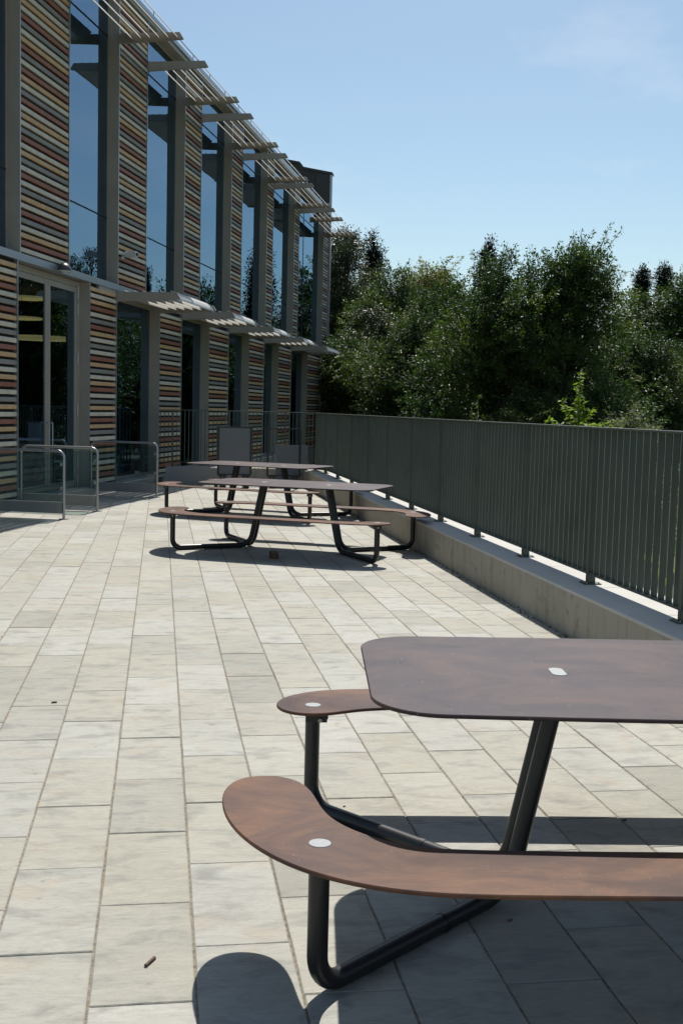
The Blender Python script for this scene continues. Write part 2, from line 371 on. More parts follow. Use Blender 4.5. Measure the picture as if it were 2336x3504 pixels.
for v in range(6):
    b_ = MB(); rr = random.Random(50+v)
    x1, y1 = .2955, PL-.0045; c = .0035
    # slightly uneven outline, chamfered riven edge
    def ring(ins, z, amp):
        out = []
        for (ax, ay, bx, by, kk) in ((0, 0, 1, 0, 4), (1, 0, 1, 1, 6), (1, 1, 0, 1, 4), (0, 1, 0, 0, 6)):
            for i in range(kk):
                w = i/kk; x = ax+(bx-ax)*w; y = ay+(by-ay)*w
                out.append([(x-.5)*(x1-2*ins), (y-.5)*(y1-2*ins), z])
        return out
    j1 = [(rr.uniform(-.0012, .0012), rr.uniform(-.0012, .0012)) for _ in range(20)]
    r0 = ring(0, -.02, 0); r1 = ring(0, -.003, 0); r2 = ring(c, 0, 0)
    for k_ in range(20):
        for q in (r0, r1, r2): q[k_][0] += j1[k_][0]; q[k_][1] += j1[k_][1]
    fs = [tuple(range(40, 60))]
    for j in range(2): fs += [(j*20+i, j*20+(i+1) % 20, (j+1)*20+(i+1) % 20, (j+1)*20+i) for i in range(20)]
    b_.add(r0+r1+r2, fs); me = b_.mesh('paving_slab'); me.materials.append(M['slab']); variants.append(me)
slabs = []
cp = cam.matrix_world.inverted()
for i in range(len(rows)-1):
    x0, x1 = rows[i], rows[i+1]; par = (i-iA) % 2
    y = 3.180-.6652*20+(PL/2 if par else 0)
    while y < 30:
        xm, ym = (x0+x1)/2, y+PL/2
        ylim = TY+.2 if xm > -.1 else 30
        if ym > -4 and ym < ylim and xm > facade_x(ym)-.25:
            q = cp @ Vector((xm, ym, 0)); size = 0
            if q.z < -.3:
                u, w = q.x/-q.z*1.122, q.y/-q.z*1.122
                if abs(u) < .36 and abs(w) < .54: size = 1/(-q.z)
            slabs.append((size, xm, ym, x1-x0))
        y += PL
slabs.sort(reverse=True)
joined_v = []; joined_f = []; joined_t = []
for k_, (size, xm, ym, wd) in enumerate(slabs):
    tone = rng.random()*.96+.02; rot = rng.uniform(-.003, .003); dz = rng.uniform(-.0015, .0015); var = rng.choice(variants); flip = rng.random() < .5
    sx = (wd-.0068)/.2955
    if k_ < 296:
        o = link('paving_slab', var, paving, (xm, ym, dz)); o.scale = (sx, 1, 1); o['tone'] = tone
        o.rotation_euler = (rng.uniform(-.002, .002), rng.uniform(-.003, .003), rot+(math.pi if flip else 0))
    else:
        hx, hy = sx*.2955/2, (PL-.0045)/2; b0 = len(joined_v); c = .0035
        for zz, ins in ((-.02, 0), (-.003, 0), (0, c)):
            joined_v += [(xm+sx_*(hx-ins), ym+sy_*(hy-ins), dz+zz) for sx_, sy_ in ((-1, -1), (1, -1), (1, 1), (-1, 1))]
        joined_f.append((b0+8, b0+9, b0+10, b0+11))
        for j in range(2): joined_f += [(b0+j*4+i, b0+j*4+(i+1) % 4, b0+(j+1)*4+(i+1) % 4, b0+(j+1)*4+i) for i in range(4)]
        joined_t += [tone]*12
me = bpy.data.meshes.new('paving_slab_field'); me.from_pydata(joined_v, [], joined_f); me.materials.append(M['slab'])
at = me.attributes.new('tone', 'FLOAT', 'POINT'); at.data.foreach_set('value', joined_t)
tag(link('paving_slab_field', me, paving), kind='stuff')

# ------------------------------------------------------------------ terrace wall with curved corner
WZ = .366; WT = .62
wall = empty('terrace_wall', (TW, 8, 0))
tag(wall, 'low stained concrete wall running under the dark slatted fence on the right', 'wall')
def wpart(name, bm_, mname, parent): return bm_.build(name, mname, parent)
def LW(px, py):
    return lambda x, y, z: (x-px, y-py, z)
jy = [-4.0, -2.75, -1.5, -.25, 1.0, 2.25, 3.5, 4.75, 6.0, 7.25, 8.45, 9.66, 10.8, 12.36, 14.1, 15.35, 16.6, 17.85, 19.1, 20.35, 21.6, 22.85, 24.05]
for a, b_ in zip(jy[:-1], jy[1:]):
    mb = MB(); mb.box(TW, TW+WT, a+.002, b_-.002, GZ-.1, WZ-.026, LW(TW, 8)); wpart('wall_panel', mb, 'concrete', wall)
    mb = MB(); mb.cbox(TW-.001, TW+WT+.02, a+.001, b_-.001, WZ-.025, WZ, .006, LW(TW, 8)); wpart('coping_stone', mb, 'coping', wall)
mb = MB(); mb.box(TW+.02, TW+WT-.02, -4, 24.05, GZ-.1, WZ-.05, LW(TW, 8)); wpart('wall_core', mb, 'concrete_grey', wall)
# curved corner piece
mb = MB(); R0 = 1.1; segs = 14
cx, cy = TW-R0, 24.05; ri, ro = R0, R0+WT
ring_ = []
for i in range(segs+1):
    a = math.pi/2*i/segs
    ring_.append(((cx+ri*math.cos(a), cy+ri*math.sin(a)), (cx+ro*math.cos(a), cy+ro*math.sin(a))))
for i in range(segs):
    (a0, a1), (b0, b1) = ring_[i], ring_[i+1]; T = LW(TW, 8)
    mb.hexa([T(*a0, GZ-.1), T(*a1, GZ-.1), T(*b1, GZ-.1), T(*b0, GZ-.1), T(*a0, WZ), T(*a1, WZ), T(*b1, WZ), T(*b0, WZ)])
wpart('curved_corner', mb, 'concrete', wall)
end_wall = empty('end_wall', (1, TY, 0))
tag(end_wall, 'low grey concrete wall closing the far end of the terrace', 'wall')
mb = MB(); mb.cbox(.12, cx-.002, TY, TY+WT, GZ-.1, WZ, .01, LW(1, TY)); mb.build('wall_body', 'concrete_grey', end_wall)

# ------------------------------------------------------------------ slatted fence on the wall
FXX = 3.392
fence = empty('slatted_fence', (FXX, 8.65, WZ))
tag(fence, 'tall dark grey-green fence of upright flat bars along the right edge of the terrace', 'fence')
F0 = LW(FXX, 8.65)
def FT(x, y, z): return (x-FXX, y-8.65, z-WZ)
fy0, fy1 = 8.65-1.66*6, 25.25
mb = MB(); mb.cbox(FXX-.028, FXX+.028, fy0-.03, fy1+.2, 1.595, 1.612, .002, FT); mb.build('top_rail', 'fence', fence)
mb = MB(); mb.box(FXX-.028, FXX+.028, fy0-.03, fy1+.2, .442, .458, FT); mb.build('bottom_rail', 'fence', fence)
mb = MB(); mb.box(-.032, .032, -.022, .022, .009, 1.595-WZ); pm = mb.mesh('post'); pm.materials.append(M['fence'])
mb = MB(); mb.cbox(-.068, .068, -.068, .068, .0005, .010, .002); plm = mb.mesh('base_plate'); plm.materials.append(M['fence'])
mb = MB()
for sx_, sy_ in ((-1, -1), (1, -1), (1, 1), (-1, 1)): mb.tube([(sx_*.05, sy_*.05, .008), (sx_*.05, sy_*.05, .02)], .007, 6)
blm = mb.mesh('anchor_bolts'); blm.materials.append(M['bolt'])
mb = MB(); mb.box(-.0235, .0235, -.0035, .0035, .458-WZ, 1.595-WZ); barm = mb.mesh('bar'); barm.materials.append(M['fence']); barm.materials.append(M['fence_lit_edge'])
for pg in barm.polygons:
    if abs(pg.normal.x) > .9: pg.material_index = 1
k_ = -6
while 8.65+1.66*k_ < fy1:
    y = 8.65+1.66*k_
    o = link('post', pm, fence, (0, y-8.65, 0)); p = link('base_plate', plm, o); link('anchor_bolts', blm, o)
    for j in range(1, 14):
        yb = y+1.66*j/14
        if yb < fy1:
            q = link('bar', barm, fence, (0, yb-8.65, 0)); q.rotation_euler = (0, 0, rng.uniform(-.012, .012))
    k_ += 1
# far cross fence on the end wall
cross = empty('cross_fence', (0, TY+.28, WZ))
tag(cross, 'see-through dark railing of thin upright bars across the far end of the terrace', 'railing')
mb = MB(); mb.cbox(-.02, 3.39, -.022, .022, 1.597-WZ, 1.612-WZ, .002); mb.build('top_rail', 'fence', cross)
mb = MB(); mb.box(-.02, 3.39, -.022, .022, .45-WZ, .465-WZ); mb.build('bottom_rail', 'fence', cross)
mb = MB(); mb.box(-.008, .008, -.015, .015, .465-WZ, 1.597-WZ); cb = mb.mesh('bar'); cb.materials.append(M['fence'])
mb = MB(); mb.box(-.02, .02, -.026, .026, .0, 1.597-WZ); cpm = mb.mesh('post'); cpm.materials.append(M['fence'])
x = 0.0; i = 0
while x < 3.37:
    if i % 14 == 3: link('post', cpm, cross, (x, 0, 0))
    else: link('bar', cb, cross, (x, 0, 0))
    x += .088; i += 1

# ------------------------------------------------------------------ the building
bld = empty('building', (0, 0, 0))
tag(bld, 'two-storey building clad in striped ceramic slats with tall windows and louvred sunshades', 'building')
UP = [(8.335, 10.691), (12.865, 15.04), (17.323, 19.361), (21.835, 23.601), (26.337, 27.796), (30.813, 32.1), (35.352, 36.303), (39.837, 40.743), (45.98, 47.248)]
LO = [(8.154, 12.231), (15.311, 17.259), (20.34, 21.816), (24.553, 26.292), (28.72, 30.804), (33.214, 35.334), (37.49, 39.773), (42.917, 46.079)]
ZB0, ZB1, ZU1, ZR, ZP = 3.902, 4.019, 9.546, 9.727, .165
S0, S1 = 8.15, 47.25
DEP = .20
SEQ = 'CROCGORCGORCOGCROCGORCGCORGCROCORCGCROCGRCOGCRCGOCRGCOCRGCORCGROCGRCOCGRCOGCRGCO'
CM = {'C': 'cream', 'R': 'rust', 'O': 'ochre', 'G': 'grey'}
SP = .115
def slat_profile(z): return [(-.055, z), (-.006, z), (0, z+.008), (0, z+.062), (-.006, z+.070), (-.055, z+.070)]
n_slats = [0]
def clad(s0, s1, z0, z1, single, phase):
    mb = MB(); mb.box(s0, s1, -DEP-.25, -.056, z0, z1, W)
    pnl = mb.build('cladding_panel', 'backing', bld)
    for a in (s0, s1-.032):
        tr = MB(); tr.box(a, a+.032, -.058, .012, z0, z1, W); tr.build('edge_trim', 'trim', pnl)
    # jamb return facing along the facade on the near side of the panel (reveal of the window before it)
    for a in (s0-.006, s1):
        jb = MB(); jb.box(a, a+.006, -DEP-.05, .010, z0, z1, W); jb.build('reveal', 'frame', pnl)
    z = z0+.03; i = phase; groups = {}
    while z+.072 < z1:
        cc = SEQ[i % len(SEQ)]
        if single:
            sb = MB(); sb.prism(slat_profile(z), s0+.038, s1-.038, lambda a, u, w: W(a, u, w)); sb.build('slat', CM[cc], pnl); n_slats[0] += 1
        else:
            groups.setdefault(cc, MB()).prism(slat_profile(z), s0+.038, s1-.038, lambda a, u, w: W(a, u, w))
        z += SP; i += 1
    for cc, sb in groups.items(): tag(sb.build('slats', CM[cc], pnl), kind='stuff')
    return pnl
for i, (a, b_) in enumerate(LO): clad(a, b_, ZP+.004, 3.811 if a > 21 else 3.90, 1 <= i <= 4, 0)
for i, (a, b_) in enumerate(UP): clad(a, b_, ZB1, ZU1, 2 <= i <= 4, 33+i)
# end strip of the lower storey
clad(46.115, 47.25, ZP+.004, 3.811, False, 2)
# floor band, head above, roof fascia and coping
mb = MB(); mb.box(S0, S1, -.40, .018, ZB0, ZB1, W); mb.build('floor_band', 'trim', bld)
mb = MB(); mb.box(20.84, S1, -.27, -.004, 3.813, ZB0-.002, W); mb.build('canopy_spandrel', 'frame', bld)
mb = MB(); mb.box(S0, S1, -.40, .03, ZU1+.004, ZR-.09, W); mb.build('fascia', 'frame', bld)
mb = MB(); mb.box(S0, S1+.05, -.45, .075, ZR-.088, ZR, W); cop = mb.build('roof_coping', 'trim', bld)
mb = MB(); mb.tube([W(S0, .02, ZR+.15), W(S1-.1, .02, ZR+.15)], .016, 6); mb.build('roof_rail', 'steel', cop)
s_ = 8.9
while s_ < S1-.1:
    mb = MB(); mb.tube([W(s_, .02, ZR-.01), W(s_, .02, ZR+.15)], .011, 5); mb.build('rail_post', 'steel', cop); s_ += 1.5
mb = MB(); mb.box(S0, S1, -11, -.45, ZU1, ZR-.13, W); mb.build('roof_slab', 'metal_roof', bld)
mb = MB(); mb.box(S0, S1, -11.2, -10.9, GZ, ZU1, W); mb.build('rear_wall', 'metal_roof', bld)
mb = MB(); mb.box(S0-.3, S0-.002, -11.2, -.05, GZ, ZR-.2, W); mb.build('side_wall', 'metal_roof', bld)
mb = MB(); mb.box(S0, S1-.05, -10.9, -.42, -.3, ZP, W); mb.build('interior_floor', 'inside', bld)
mb = MB(); mb.box(S0, S1-.05, -10.9, -.42, 3.80, ZB1-.01, W); mb.build('upper_floor_slab', 'inside', bld)
mb = MB(); mb.box(S0, S1-.05, -5.1, -5.0, ZP+.001, ZU1, W); mb.build('interior_partition', 'inside', bld)
mb = MB(); mb.box(S0, S1, -.418, .10, -.4, ZP-.03, W); mb.box(S0, S1, -.418, .02, ZP-.03, ZP, W); mb.build('plinth', 'concrete_grey', bld)
# far gable volume
mb = MB()
prof = [(-4.1, 12.21), (-1.27, 11.68), (-1.13, 11.485), (.045, 11.258), (.045, GZ), (-4.1, GZ)]
mb.prism(prof, 47.30, 47.62, lambda a, u, w: W(a, u, w)); gv = mb.build('gable_wall', 'metal_roof', bld)
mb = MB(); mb.prism([(-4.17, 12.265), (-1.27, 11.747), (-1.105, 11.539), (.09, 11.312), (.09, 11.222), (-1.14, 11.449), (-1.323, 11.657), (-4.17, 12.175)], 47.23, 47.68, lambda a, u, w: W(a, u, w)); mb.build('verge_flashing', 'metal_roof', gv)
mb = MB(); mb.box(47.255, 47.42, .0, .08, -.3, 11.21, W); mb.build('corner_trim', 'trim', gv)
for nn in (-.635, -1.9, -3.0):
    mb = MB(); mb.box(47.272, 47.30, nn-.011, nn+.011, 8.3, 11.3, W); mb.build('standing_seam', 'metal_roof', gv)
mb = MB(); mb.box(47.63, 52.0, -10, -4.0, GZ, 11.9, W); mb.build('stair_tower', 'metal_roof', bld)
# windows
def window(s0, s1, z0, z1, transoms, mullions=()):
    f = MB(); w_ = .055
    f.box(s0+.008, s0+w_, -DEP-.05, -DEP+.02, z0, z1, W); f.box(s1-w_, s1-.008, -DEP-.05, -DEP+.02, z0, z1, W)
    f.box(s0+w_+.002, s1-w_-.002, -DEP-.05, -DEP+.018, z0, z0+w_, W); f.box(s0+w_+.002, s1-w_-.002, -DEP-.05, -DEP+.018, z1-w_, z1, W)
    win = f.build('window', 'frame', bld)
    for zt in transoms:
        t = MB(); t.box(s0+w_+.002, s1-w_-.002, -DEP-.03, -DEP+.012, zt-.011, zt+.011, W); t.build('transom', 'backing', win)
    for sm in mullions:
        t = MB(); t.box(sm-.014, sm+.014, -DEP-.03, -DEP+.013, z0+w_, z1-w_, W); t.build('mullion', 'black', win)
    zs = [z0+w_]+list(transoms)+[z1-w_]
    for a, b_ in zip(zs[:-1], zs[1:]):
        p = MB(); ta = math.radians(random.uniform(-.12, .12))
        p.box(s0+w_, s1-w_, -DEP-.012, -DEP, a+.003, b_-.003, W); p.build('pane', 'glass', win)
    return win
upw = [(UP[i][1]+.008, UP[i+1][0]-.008) for i in range(len(UP)-1)]
for i, (a, b_) in enumerate(upw): window(a, b_, ZB1+.004, ZU1, (5.283, 8.694), (42.67,) if i == len(upw)-1 else ())
low = [(12.239, 15.304)]+[(LO[i][1]+.008, LO[i+1][0]-.008) for i in range(2, len(LO)-1)]
for a, b_ in low: window(a, b_, ZP+.004, 3.811, ())
# door
D0, D1 = 17.27, 20.333
f = MB(); z1 = 3.893
f.box(D0, D0+.09, -DEP-.06, -DEP+.03, ZP+.004, z1, W); f.box(D1-.12, D1, -DEP-.06, -DEP+.03, ZP+.004, z1, W); f.box(D0+.092, D1-.122, -DEP-.06, -DEP+.03, z1-.10, z1, W)
door = f.build('door', 'frame', bld)
def leaf(a, b_):
    f = MB(); w_ = .10
    f.box(a, a+w_, -DEP-.03, -DEP+.02, ZP+.01, z1-.106, W); f.box(b_-w_, b_, -DEP-.03, -DEP+.02, ZP+.01, z1-.106, W)
    f.box(a+w_+.002, b_-w_-.002, -DEP-.03, -DEP+.018, ZP+.01, ZP+.12, W); f.box(a+w_+.002, b_-w_-.002, -DEP-.03, -DEP+.018, z1-.20, z1-.106, W)
    f.build('door_leaf', 'frame', door)
    p = MB(); p.box(a+w_, b_-w_, -DEP-.012, -DEP, ZP+.12, z1-.20, W); p.build('pane', 'glass', door)
leaf(D0+.096, 18.876); leaf(18.886, D1-.126)
for z in (3.69, 3.385, 2.506, 1.564, .61, .28):
    h = MB(); h.tube([W(D1-.123, -DEP+.035, z-.11), W(D1-.123, -DEP+.035, z+.11)], .017, 8); h.build('hinge', 'steel', door)
for s_ in (18.80, 18.96):
    h = MB(); h.tube(fillet([W(s_, -DEP+.02, .85), W(s_, -DEP+.075, .85), W(s_, -DEP+.075, 1.35), W(s_, -DEP+.02, 1.35)], .02), .012, 8); h.build('handle', 'steel', door)
# bracket and louvres
BRK = [(-.004, .0), (1.255, .055), (1.278, .075), (1.205, .19), (-.004, .19)]
def blade_profile(n, z, ch, th):
    # blade tilted, face looking outwards and up; (n,z) is its lower outer edge
    t = math.radians(45); ux, uz = -math.cos(t), math.sin(t); nx, nz_ = math.sin(t), math.cos(t)
    pts_ = []
    for w, h in ((0, 0), (.12, .55), (.35, 1.0), (.7, .85), (1.0, .1), (.7, -.25), (.35, -.35), (.08, -.3)):
        pts_.append((n+ux*ch*w+nx*th*h, z+uz*ch*w+nz_*th*h))
    return pts_
def sunshade(name, s0, s1, zb, mids=(), nose=False):
    root = MB()
    root.box(s0-.01, s0+.05, -.02, .02, zb-.02, zb+.21, W)
    sh = root.build(name, 'frame', bld)
    for s_ in (s0+.0, s1-.05)+tuple(mids):
        b_ = MB(); b_.prism([(u+.022 if u < 0 else u, zb+w) for u, w in BRK], s_, s_+.05, lambda a, u, w: W(a, u, w)); b_.build('bracket', 'frame', sh)
    for i in range(6):
        n_ = .3035+.180*i; L_ = MB()
        big = nose and i == 5
        L_.prism(blade_profile(n_+(.03 if big else 0), zb+.05,   .255 if big else .245, .045 if big else .016), s0+.052, s1-.052, lambda a, u, w: W(a, u, w))
        L_.build('louvre', 'louvre', sh)
    return sh
for i, (a, b_) in enumerate(upw): sunshade('sunshade', a-.008, (46.40 if i == len(upw)-1 else b_+.03), 8.568, (42.67,) if i == len(upw)-1 else ())
for a, b_ in low[1:]: sunshade('canopy', a-.008, b_+.03, 3.693, nose=True)

# things fixed to the facade or hanging inside
def wallpos(s, n, z): return Vector(W(s, n, z))
lamp = empty('wall_lamp', W(18.93, .02, 3.965)); tag(lamp, 'dark half-dome bulkhead lamp fixed above the glass door', 'lamp')
mb = MB(); mb.sphere((0, 0, 0), .13, 16, 7, (1, 1, 1), True); o = mb.build('dome', 'dome', lamp); o.location = (.06, -.02, -.03)
mb = MB(); mb.disc((0, 0, -.02), .125, .015, 20); o = mb.build('diffuser', 'white', lamp); o.location = (.06, -.02, -.03)
cc = empty('security_camera', W(22.12, .0, 4.626)); cc.rotation_euler = (0, 0, -AF-.25)
tag(cc, 'small white security camera on a striped panel over the first canopy', 'camera')
mb = MB(); mb.cbox(.09, .33, -.06, .06, -.05, .06, .015); mb.build('housing', 'white', cc)
mb = MB(); mb.box(.0, .13, -.02, .02, -.03, .0); mb.box(-.01, .012, -.05, .05, -.08, .06); mb.build('mount', 'steel', cc)
mb = MB(); mb.tube([(.328, 0, 0), (.345, 0, 0)], .035, 12); mb.build('lens', 'black', cc)
for i, (s_, n_, z_, rr_, lab) in enumerate(((20.95, -1.5, 3.66, .42, 'highest glowing disc lamp seen through the glass door'), (20.80, -1.5, 3.27, .38, 'middle glowing disc lamp seen through the glass door'), (21.70, -1.5, 2.95, .80, 'lowest and widest glowing disc lamp seen through the glass door'))):
    p = empty('pendant_lamp', W(s_, n_, z_)); tag(p, lab, 'lamp', 'disc lamps behind the door')
    mb = MB(); mb.disc((0, 0, -.02), rr_, .035, 24, ch=.012); mb.build('shade', 'lamp', p)
    mb = MB(); mb.tube([(0, 0, .02), (0, 0, 3.79-z_)], .006, 5); mb.build('cable', 'black', p)

# ------------------------------------------------------------------ glass guards by the door
def guard(s_, label):
    gd = empty('glass_guard', W(s_, .03, 0)); gd.rotation_euler = (0, 0, -AF); tag(gd, label, 'guard rail', 'glass guards by the door')
    x0, x1, zt = 0.0, 1.265, 1.0
    mb = MB(); mb.tube(fillet([(x0, 0, .012), (x0, 0, zt), (x1, 0, zt), (x1, 0, .012)], .11, 8), .021, 12); mb.build('rail', 'steel', gd)
    mb = MB(); mb.box(x0+.024, x1-.024, -.006, .006, .255, zt-.05); mb.build('pane', 'clear', gd)
    mb = MB(); mb.box(x0+.022, x1-.022, -.012, .012, .085, .25); mb.build('kick_panel', 'panel', gd)
    for x in (x0, x1):
        mb = MB(); mb.cbox(x-.06, x+.06, -.05, .05, .001, .012, .002); mb.build('foot_plate', 'steel', gd)
    for z in (.45, .80):
        mb = MB(); mb.box(x1-.055, x1-.015, -.014, .014, z-.02, z+.02); mb.build('clamp', 'steel', gd)
guard(15.95, 'nearest glass guard rail with rounded steel frame, cut by the left edge')
guard(17.32, 'middle glass guard rail with rounded steel frame in front of the glass door')
guard(20.40, 'farthest glass guard rail, standing beyond the door before the first ground-floor window')

# ------------------------------------------------------------------ picnic tables
CX, CY, TH0 = 1.796, 3.747, R_(-7.5)
KS = .988
_c, _s = math.cos(TH0), math.sin(TH0)
def loc(p): x, y = p[0]*KS-CX, p[1]*KS-CY; return (x*_c+y*_s, -x*_s+y*_c)
near_hook = [(.967, 3.087), (.824, 3.108), (.747, 3.129), (.699, 3.160), (.653, 3.202), (.61, 3.244), (.573, 3.292), (.540, 3.358), (.520, 3.424), (.511, 3.484), (.508, 3.571), (.506, 3.655), (.490, 3.728), (.459, 3.782), (.413, 3.812), (.351, 3.828), (.289, 3.815), (.241, 3.768), (.210, 3.687), (.198, 3.58), (.203, 3.444), (.224, 3.331), (.261, 3.224), (.306, 3.128), (.361, 3.045), (.428, 2.968), (.518, 2.898), (.609, 2.852), (.702, 2.820), (.798, 2.801), (.876, 2.786)]
far_blob = [(.939, 5.005), (.838, 5.008), (.735, 4.998), (.63, 4.962), (.548, 4.898), (.497, 4.822), (.480, 4.742), (.500, 4.665), (.547, 4.610), (.614, 4.584), (.692, 4.590), (.76, 4.622), (.831, 4.665), (.932, 4.696)]
ol = [loc(p) for p in near_hook]; fb = [loc(p) for p in far_blob]
rb = [(-x, -y) for x, y in fb]
def lerp(a, b_, k): return [(a[0]+(b_[0]-a[0])*i/(k+1), a[1]+(b_[1]-a[1])*i/(k+1)) for i in range(1, k+1)]
outline = ol+lerp(ol[-1], rb[0], 6)+rb+lerp(rb[-1], ol[0], 6)
def smooth_closed(P, sub=3, it=2):
    P = [Vector((*p, 0)) for p in P]
    for _ in range(it):
        P = [(P[i-1]+P[i]*2+P[(i+1) % len(P)])/4 for i in range(len(P))]
    out = []; k = len(P)
    for i in range(k):
        a, b_, c, d = P[i-1], P[i], P[(i+1) % k], P[(i+2) % k]
        for j in range(sub):
            t = j/sub
            q = .5*((2*b_)+(-a+c)*t+(2*a-5*b_+4*c-d)*t*t+(-a+3*b_-3*c+d)*t**3); out.append((q.x, q.y))
    area = sum(out[i-1][0]*out[i][1]-out[i][0]*out[i-1][1] for i in range(len(out)))
    return out if area > 0 else out[::-1]
def plate(mb, P, z, th, ch=.003):
    k = len(P)
    def inset(d):
        o = []
        for i in range(k):
            a, b_ = Vector(P[i-1]), Vector(P[(i+1) % k]); t = (b_-a).normalized(); o.append((P[i][0]-t.y*d, P[i][1]+t.x*d))
        return o
    ins = inset(ch)
    vs = [(x, y, z) for x, y in ins]+[(x, y, z-ch) for x, y in P]+[(x, y, z-th+ch) for x, y in P]+[(x, y, z-th) for x, y in ins]
    f = [tuple(range(k)), tuple(range(4*k-1, 3*k-1, -1))]
    for j in range(3): f += [(j*k+i, (j+1)*k+i, (j+1)*k+(i+1) % k, j*k+(i+1) % k) for i in range(k)]
    mb.add(vs, f); return mb
TZ, SZ = .800, .465
def tabletop_outline():
    pts_ = []; a, b_, r = 1.090, .585, .215
    for cx_, cy_, a0 in ((a-r, b_-r, 0), (-(a-r), b_-r, 90), (-(a-r), -(b_-r), 180), (a-r, -(b_-r), 270)):
        for j in range(13):
            t = math.radians(a0+90*j/12); pts_.append((cx_+r*math.cos(t), cy_+r*math.sin(t)))
    out = []
    for i in range(len(pts_)):
        p, q = pts_[i], pts_[(i+1) % len(pts_)]; out.append(p)
        L_ = math.hypot(q[0]-p[0], q[1]-p[1])
        if L_ > .2: out += lerp(p, q, 8)
    # long sides bow out slightly
    return [(x, y*(1+.045*(1-(x/a)**2))) for x, y in out]
def make_table(label):
    T = empty('picnic_table', (CX, CY, 0), TH0)
    tag(T, label, 'picnic table', 'picnic tables on the terrace')
    tt = plate(MB(), tabletop_outline(), TZ, .013).build('table_top', 'hpl_top', T)
    for sx_ in (-1, 1):
        mb = MB(); pts_ = []
        for cx_, a0 in ((.033, -90), (-.033, 90)):
            for j in range(9): t = math.radians(a0+180*j/8); pts_.append((sx_*.415+cx_*1+.026*math.cos(t), .026*math.sin(t)))
        # stadium cap lies across the board
        pts_ = [(sx_*.415+(y), (x-sx_*.415)) for x, y in pts_][::-1]
        plate(mb, pts_, TZ+.0022, .003, .001); mb.build('metal_cap', 'cap', tt)
        mb = MB(); mb.box(sx_*.415-.13, sx_*.415+.13, -.09, .09, TZ-.021, TZ-.0135); mb.build('mounting_plate', 'black', tt)
    a1, b1, w1 = 1.245, 1.265, .768
    for sg in (1, -1):
        P = smooth_closed(outline); P = P if sg == 1 else [(-x, -y) for x, y in P]
        bs = plate(MB(), P, SZ, .013).build('bench_seat', 'hpl', T)
        for (lx, bx) in ((-a1, -.57), (b1, .57)):
            lx *= sg; bx *= sg; ly = -w1*sg; by = -.05*sg
            mb = MB(); mb.disc((lx, ly, SZ-.001), .033, .0032, 28); mb.build('metal_cap', 'cap', bs)
            mb = MB(); mb.box(lx-.10, lx+.10, ly-.045, ly+.045, SZ-.022, SZ-.0135)
            mb.tube([(lx+.055, ly-.046, SZ-.045), (lx+.055, ly-.046, SZ-.024)], .009, 8); mb.box(lx-.03, lx+.06, ly-.05, ly-.035, SZ-.06, SZ-.022)
            mb.build('mounting_plate', 'black', bs)
            mb = MB(); mb.tube([(lx+.03, ly-.04, SZ-.05), (lx+.03, ly-.062, SZ-.05)], .009, 8); mb.build('bolt', 'bolt', bs)
            path = fillet([(lx, ly, SZ-.022), (lx, ly, .033), (bx, by, .033), (bx*.415/.57, by, TZ-.021)], [.10, .15], 9)
            mb = MB(); mb.tube(path, .0305, 20); lg = mb.build('leg', 'black', T)
            # joint collar where the foot tube is sleeved
            q = Vector((lx, ly, .033)).lerp(Vector((bx, by, .033)), .62); d = (Vector((bx, by, 0))-Vector((lx, ly, 0))).normalized()
            mb = MB(); mb.tube([q-d*.012, q+d*.012], .0325, 20); mb.build('sleeve_joint', 'black', lg)
    return T
t1 = make_table('nearest picnic table, cut by the right edge, with a rust-brown hooked bench in front')
t2 = copy_tree(t1); t2.location = (1.615, 13.66, 0); t2.rotation_euler = (0, 0, R_(-28.0)); t2['label'] = 'middle picnic table, wholly in view, with a small block lying in its shadow'
t3 = copy_tree(t1); t3.location = (1.57, 18.2, 0); t3.rotation_euler = (0, 0, R_(-33.5)); t3['label'] = 'farthest picnic table, partly hidden behind the middle one'

# ------------------------------------------------------------------ small things on the terrace
blk = MB(); blk.cbox(-.042, .042, -.042, .042, .001, .082, .006); o = blk.build('wooden_block', 'wood'); o.location = (1.28, 12.86, 0); o.rotation_euler = (0, 0, .2)
tag(o, 'small brown wooden block lying in the shadow under the middle picnic table', 'block')
def twig(x, y, L_, r, rz, label):
    mb = MB(); rr = random.Random(int(x*1000)); prof = [(-r, 0.0008), (r*.7, 0.0008), (r, r*.9), (r*.3, r*1.7), (-r*.8, r*1.4)]
    mb.prism(prof, -L_/2, L_/2, lambda a, u, w: (a, u+.002*math.sin(a*60), w)); o = mb.build('wood_chip', 'wood'); o.location = (x, y, 0); o.rotation_euler = (0, 0, rz)
    tag(o, label, 'wood chip')
twig(-.014, 3.42, .055, .006, 1.0, 'chip of reddish bark on a slab left of the nearest bench')
twig(-.578, 6.567, .030, .006, .1, 'tiny dark chip on a slab near the left edge')
twig(1.95, 4.47, .022, .004, .2, 'tiny brown chip at the shadow edge behind the nearest table')
twig(1.177, 3.59, .018, .004, .3, 'tiny dark chip in the shadow beneath the nearest table')
twig(.796, 4.739, .010, .003, .3, 'dark crumb on the sunlit slabs between the nearest benches')

